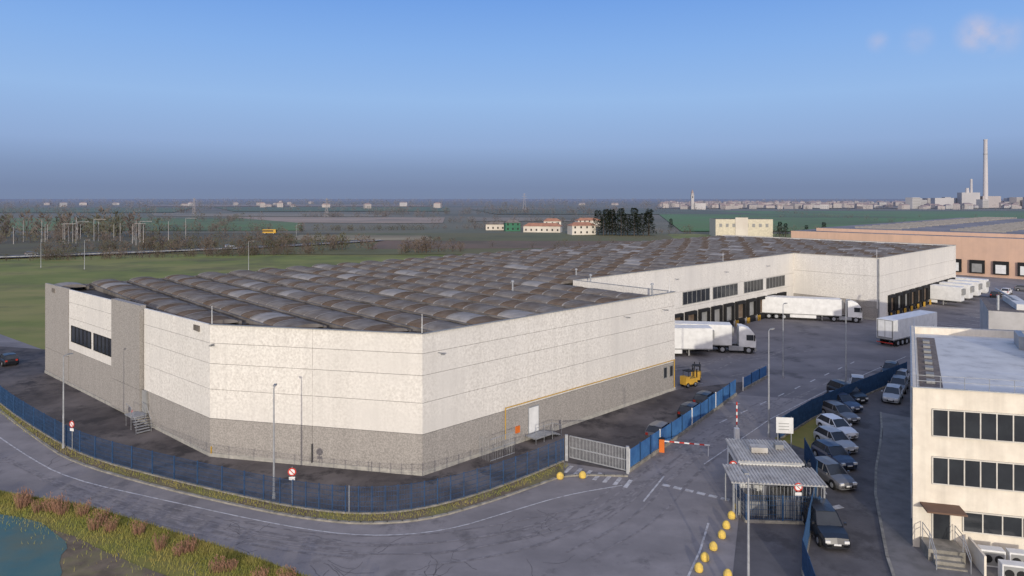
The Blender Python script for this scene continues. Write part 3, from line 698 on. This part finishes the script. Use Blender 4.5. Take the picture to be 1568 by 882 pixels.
for i in range(34):
    y=R.uniform(1400,2100); x=y*R.uniform(.58,.80); h=R.uniform(12,26); L=R.uniform(14,36)
    o=M(); o.box(-L/2,-8,0,L/2,8,h,TOWNL if R.random()<.6 else TOWNW)
    for k in range(int(h/3.2)): o.box(-L/2+1,-8.1,1.2+k*3.2,L/2-1,-8,2.5+k*3.2,FRAME)
    m.add(o,x,y,R.uniform(-.4,.4))
m.obj('distant_town')
CH=mat('chimney_concrete',(.48,.45,.45),(.40,.39,.40),scale=.02)
m=M(); m.tube((0,0,0),(0,0,148),5.2,3.7,20,CH); m.tube((0,0,148),(0,0,151),4.1,4.1,20,CH); m.tube((0,0,118),(0,0,119),4.6,4.6,20,FRAME)
m.obj('power_station_chimney',None,(1042,1500,0))
m=M(); m.tube((0,0,0),(0,0,64),3.0,2.4,14,CH); m.tube((-9,0,0),(-9,0,44),5,3.4,14,CH); m.box(-26,-8,0,14,8,34,TOWNL); m.box(20,-8,0,60,8,26,TOWNW); m.box(-80,0,0,-38,16,22,TOWNL)
m.obj('incinerator_plant',None,(1014,1505,0))
m=M(); m.box(-2.6,-2.6,0,2.6,2.6,27,TOWNL); m.box(-3.1,-3.1,27,3.1,3.1,28,TOWNL); m.box(-2,-2,28,2,2,32,TOWNW); 
m.mesh([(-2.2,-2.2,32),(2.2,-2.2,32),(2.2,2.2,32),(-2.2,2.2,32),(0,0,39)],[(0,1,4),(1,2,4),(2,3,4),(3,0,4)],TOWNR)
m.box(-.9,-2.66,22,.9,-2.6,25.5,DARK)
m.box(3,-6,0,24,8,12,TOWNL); m.obj('church_bell_tower',None,(344,1300,0))
def pylon(x,y,h):
    m=M(); b=h*.09
    for sx in(-1,1):
        for sy in(-1,1): m.tube((sx*b,sy*b,0),(sx*.5,sy*.5,h),.16,.1,4,TOWNW)
    for k in range(6):
        z0,z1=h*k/6,h*(k+1)/6; f0,f1=b+( .5-b)*k/6,b+(.5-b)*(k+1)/6
        for sy in(-1,1): m.tube((-f0,sy*f0,z0),(f1,sy*f1,z1),.09,.09,4,TOWNW); m.tube((f0,sy*f0,z0),(-f1,sy*f1,z1),.09,.09,4,TOWNW)
    for z,a_ in((h*.7,5),(h*.82,4),(h*.93,3)): m.tube((-a_,0,z),(a_,0,z),.14,.14,4,TOWNW)
    m.obj('electricity_pylon',None,(x,y,0))
pylon(-215,790,22); pylon(20,1100,30); pylon(-420,900,22)
m=M()
for i in range(26):
    x=-245+R.uniform(0,75); y=330+R.uniform(-15,60); h=R.uniform(8,12); m.tube((x,y,0),(x,y,h),.13,.08,5,TOWNL)
    if i%4==0: m.tube((x,y,h),(x+6,y,h),.08,.08,4,TOWNL)
m.obj('substation_masts')
m=M(); m.box(-4,-1.3,.6,4,1.3,2.8,YEL,YEL); m.box(-3.7,-1.33,1.5,2.6,-1.3,2.3,GLASS); m.box(3.0,-1.0,1.2,4.03,1.0,2.4,GLASS)
for sx in(-2.6,2.6): 
    for sy in(-1.1,1.1): wheel(m,sx,sy,.5,.3)
m.obj('yellow_bus',None,(-147,412,.3))
# ---------------------------------------------------------------- vegetation
def baretree(m,x,y,h,w,nf,tw=TWIG,thin=.35):
    m.tube((x,y,0),(x+R.uniform(-.3,.3),y,h*.45),h*.018+.05,h*.01+.02,5,BARK)
    for k in range(5):
        a=R.uniform(0,2*pi); m.tube((x,y,h*R.uniform(.2,.4)),(x+cos(a)*w*.35,y+sin(a)*w*.35,h*R.uniform(.6,.85)),h*.008+.02,.02,3,BARK)
    for k in range(nf):
        a=R.uniform(0,2*pi); zz=R.random(); rr=w*.5*sqrt(R.random())*(sin(pi*min(1,zz*.85+.15))**.6)
        px,py,pz=x+cos(a)*rr,y+sin(a)*rr,h*(.08+.87*zz)
        l=h*R.uniform(.08,.2); ww=l*thin*R.uniform(.5,1.2); a2=a+R.uniform(-.9,.9); up=R.uniform(.3,1.2)
        dx,dy=cos(a2)*l*.7,sin(a2)*l*.7
        m.face([(px-ww*.5,py,pz),(px+ww*.5,py+ww*.3,pz),(px+dx,py+dy,pz+l*up)],tw)
def row(name,x0,y0,x1,y1,n,h,w,nf,jit=4,tw=TWIG,thin=.4):
    m=M()
    for i in range(n):
        t=R.random(); k=R.uniform(.5,1.15)
        baretree(m,x0+(x1-x0)*t+R.uniform(-jit,jit),y0+(y1-y0)*t+R.uniform(-jit,jit),h*k,w*k,nf,tw if R.random()<.65 else TWIG2,thin)
    m.obj(name)
row('hedgerow_shrubs',-300,190,-160,245,120,3.0,4,50,3.5,TWIG2)
row('hedgerow_shrubs',-170,240,-75,270,120,3.4,4.2,60,4)
row('hedgerow_shrubs',-190,272,-90,330,90,5,5,60,6)
row('hedgerow_trees',-150,275,-60,290,45,6.5,6,80,6)
row('bare_tree_belt',-340,372,-205,385,50,14,8,90,14)
row('bare_tree_belt',-300,330,-120,352,80,6,6,60,9)
row('bare_tree_belt',-300,455,-130,440,60,6,6,60,5)
row('hedgerow_trees',-135,452,-55,470,60,4.5,5,40,3,TWIG2)
row('bare_shrubs',-52,268,-24,275,16,6,6,90,5)
row('bare_shrubs',-20,290,50,320,10,3.5,4,40,10)
row('hedgerow_trees',-60,480,90,500,60,5,6,50,6)
row('hedgerow_trees',90,420,330,420,60,5,5,40,4)
row('bare_tree_belt',-560,620,-240,640,60,8,8,50,8)
row('hedgerow_trees',-210,480,-300,740,50,5,6,40,3)
row('bare_tree_belt',-240,775,-90,765,50,7,9,40,6)
row('bare_tree_belt',-200,900,140,940,110,10,10,40,18)
row('bare_tree_belt',-70,600,80,620,50,7,8,40,8)
row('bare_tree_belt',-1100,960,-450,985,140,11,11,40,15)
row('hedgerow_trees',330,560,420,1100,40,5,6,40,4)
row('hedgerow_trees',250,760,760,800,60,4,6,36,4)
for Y,n,h in((1200,150,10),(1600,280,12),(2100,350,14),(2800,390,18),(4200,430,22)):
    row('distant_tree_belt',-Y*.85,Y,Y*.85,Y*R.uniform(.97,1.08),n,h,h*1.1,26 if Y<2500 else 16,Y*.035,TWIG,.6)
def evergreen(x,y,h,w,name='evergreen_tree'):
    m=M(); m.tube((0,0,0),(0,0,h*.85),.3,.08,7,BARK)
    for k in range(900):
        zz=R.random()**.8; rr=w*.5*(1-zz*.75)*(R.random()**.4)*(1+.25*sin(zz*23)); a=R.uniform(0,2*pi)
        p=(cos(a)*rr,sin(a)*rr,h*(.08+.9*zz)); l=R.uniform(.5,1.1)*h/15
        m.face([p,(p[0]+cos(a+.6)*l,p[1]+sin(a+.6)*l,p[2]+R.uniform(-.4,.3)*l),(p[0]+cos(a-.6)*l,p[1]+sin(a-.6)*l,p[2]+R.uniform(-.4,.5)*l)],EVER)
    m.obj(name,None,(x,y,0))
for i in range(15):
    evergreen(52+i*2.1+R.uniform(-1,1),400+R.uniform(-6,8),R.uniform(12.5,17),R.uniform(6,9))
for x,y,h in((150,380,9),(154,382,8),(171,372,9),(110,470,8),(165,380,7),(-2,462,7),(30,452,6)): evergreen(x,y,h,4)
m=M(); nl=[(-65,61),(-38.8,49.2),(-31,47),(-23.5,43.5),(-16.5,40.1),(-11.7,37.5),(-5,31)]
for k in range(34000):
    p=samp(nl,R.random()); d=abs(R.gauss(0,1.5)); x=p[0]-d*.45+R.uniform(-.3,.1); y=p[1]-d*.9; 
    l=R.uniform(.08,.32); a=R.uniform(0,2*pi); 
    m.face([(x-.02,y,0),(x+.02,y,0),(x+cos(a)*l*.4,y+sin(a)*l*.4,l)],BLADE)
m.obj('verge_grass_blades')
m=M()
for k in range(34):
    p=samp(nl,.2+.8*R.random()); x0=p[0]-.5-abs(R.gauss(0,.4)); y0=p[1]-.9-abs(R.gauss(0,.6)); h0=R.uniform(.4,1.5)
    for j in range(70):
        a=R.uniform(0,2*pi); r=R.uniform(0,.35); l=h0*R.uniform(.5,1); x=x0+cos(a)*r;y=y0+sin(a)*r
        m.face([(x-.015,y,0),(x+.015,y,0),(x+cos(a)*.3*l,y+sin(a)*.3*l,l)],DRY)
        q=(x+cos(a)*.25*l,y+sin(a)*.25*l,l*.8); m.face([q,(q[0]+.05,q[1],q[2]+.05),(q[0]+R.uniform(-.12,.12),q[1]+.05,q[2]+.16)],DRY)
m.obj('dry_shrubs')
m=M()
for k in range(5000):
    t=R.random(); p=samp(fence_s,t); x=p[0]+R.uniform(-.3,.6);y=p[1]-R.uniform(.1,1.1); l=R.uniform(.06,.22);a=R.uniform(0,6.28)
    m.face([(x-.02,y,.09),(x+.02,y,.09),(x+cos(a)*l*.5,y+sin(a)*l*.5,.1+l)],BLADE)
m.obj('fence_weeds')
# ---------------------------------------------------------------- world
wd=bpy.data.worlds.new('World'); scn.world=wd; wd.use_nodes=True
nt=wd.node_tree; N=nt.nodes; Lk=nt.links; bgn=N['Background']
SUN_EL=radians(9.5)
sky=N.new('ShaderNodeTexSky'); sky.sky_type='NISHITA'; sky.sun_disc=False; sky.sun_elevation=SUN_EL; sky.sun_rotation=radians(180)
sky.air_density=1.0; sky.dust_density=1.5
tc=N.new('ShaderNodeTexCoord'); sep=N.new('ShaderNodeSeparateXYZ'); Lk.new(tc.outputs['Generated'],sep.inputs[0])
mr=N.new('ShaderNodeMapRange'); mr.inputs[1].default_value=0; mr.inputs[2].default_value=.5; Lk.new(sep.outputs['Z'],mr.inputs[0])
rp=N.new('ShaderNodeValToRGB'); Lk.new(mr.outputs[0],rp.inputs[0]); el=rp.color_ramp.elements
stops=[(0,(122,138,170)),(.03,(120,138,173)),(.08,(127,149,188)),(.15,(144,171,215)),(.28,(150,186,234)),(.42,(134,177,236)),(.56,(114,162,232)),(1,(112,152,214))]
el[0].position=0; el[0].color=(*S(*stops[0][1]),1); el[1].position=1; el[1].color=(*S(*stops[-1][1]),1)
for p,c in stops[1:-1]:
    e=el.new(p); e.color=(*S(*c),1)
sc=N.new('ShaderNodeVectorMath'); sc.operation='SCALE'; sc.inputs['Scale'].default_value=10; Lk.new(rp.outputs[0],sc.inputs[0])
nz=N.new('ShaderNodeTexNoise'); nz.inputs['Scale'].default_value=34; nz.inputs['Detail'].default_value=6; Lk.new(tc.outputs['Generated'],nz.inputs['Vector'])
tot=None
for dv,rad,amp in(((.548,.804,.195),.020,.9),((.562,.800,.185),.018,.55),((.462,.862,.197),.012,.3),((.499,.840,.195),.016,.3),((.574,.796,.188),.02,.4)):
    v=mathutils.Vector(dv).normalized()
    ds=N.new('ShaderNodeVectorMath'); ds.operation='DISTANCE'; ds.inputs[1].default_value=tuple(v)
    Lk.new(tc.outputs['Generated'],ds.inputs[0])
    r=N.new('ShaderNodeMapRange'); r.inputs[1].default_value=rad*1.5; r.inputs[2].default_value=0; r.inputs[3].default_value=0; r.inputs[4].default_value=1; r.interpolation_type='SMOOTHSTEP'; Lk.new(ds.outputs['Value'],r.inputs[0])
    a=N.new('ShaderNodeMath'); a.operation='MULTIPLY'; a.inputs[1].default_value=amp; Lk.new(r.outputs[0],a.inputs[0])
    if tot is None: tot=a.outputs[0]
    else:
        b=N.new('ShaderNodeMath'); b.operation='MAXIMUM'; Lk.new(tot,b.inputs[0]); Lk.new(a.outputs[0],b.inputs[1]); tot=b.outputs[0]
nr=N.new('ShaderNodeMapRange'); nr.inputs[1].default_value=.25; nr.inputs[2].default_value=.62; Lk.new(nz.outputs[0],nr.inputs[0])
mu=N.new('ShaderNodeMath'); mu.operation='MULTIPLY'; Lk.new(tot,mu.inputs[0]); Lk.new(nr.outputs[0],mu.inputs[1])
mc=N.new('ShaderNodeMix'); mc.data_type='RGBA'; Lk.new(mu.outputs[0],mc.inputs[0]); Lk.new(sc.outputs[0],mc.inputs[6]); mc.inputs[7].default_value=(6.6,5.9,6.8,1)
mx=N.new('ShaderNodeMix'); mx.data_type='RGBA'; mx.inputs[0].default_value=.94; Lk.new(sky.outputs[0],mx.inputs[6]); Lk.new(mc.outputs[2],mx.inputs[7])
dt=N.new('ShaderNodeVectorMath'); dt.operation='DOT_PRODUCT'; dt.inputs[1].default_value=(0,-cos(radians(22)),sin(radians(22))); Lk.new(tc.outputs['Generated'],dt.inputs[0])
ar=N.new('ShaderNodeMapRange'); ar.inputs[1].default_value=-.05; ar.inputs[2].default_value=1; Lk.new(dt.outputs['Value'],ar.inputs[0])
ap=N.new('ShaderNodeMath'); ap.operation='POWER'; ap.inputs[1].default_value=2.0; Lk.new(ar.outputs[0],ap.inputs[0])
ac=N.new('ShaderNodeVectorMath'); ac.operation='SCALE'; ac.inputs[0].default_value=(14.5,11.3,8.1); Lk.new(ap.outputs[0],ac.inputs['Scale'])
ad=N.new('ShaderNodeVectorMath'); ad.operation='ADD'; Lk.new(mx.outputs[2],ad.inputs[0]); Lk.new(ac.outputs[0],ad.inputs[1])
Lk.new(ad.outputs[0],bgn.inputs[0]); bgn.inputs[1].default_value=.1
sl=bpy.data.lights.new('sun','SUN'); sl.energy=2.6; sl.angle=radians(.6); sl.color=(1,.92,.79)
so=bpy.data.objects.new('sun',sl); scn.collection.objects.link(so); so.rotation_euler=(radians(90)-SUN_EL,0,0)
# camera: level, with vertical lens shift (verticals are parallel in the photograph)
cd=bpy.data.cameras.new('camera'); cd.lens=24; cd.sensor_width=36; cd.clip_end=30000; cd.clip_start=.5; cd.shift_y=-.088
co=bpy.data.objects.new('camera',cd); scn.collection.objects.link(co); co.location=(0,-2.37,22.2); co.rotation_euler=(radians(90),0,0); scn.camera=co
scn.view_settings.view_transform='Standard'; scn.view_settings.look='None'; scn.view_settings.exposure=0
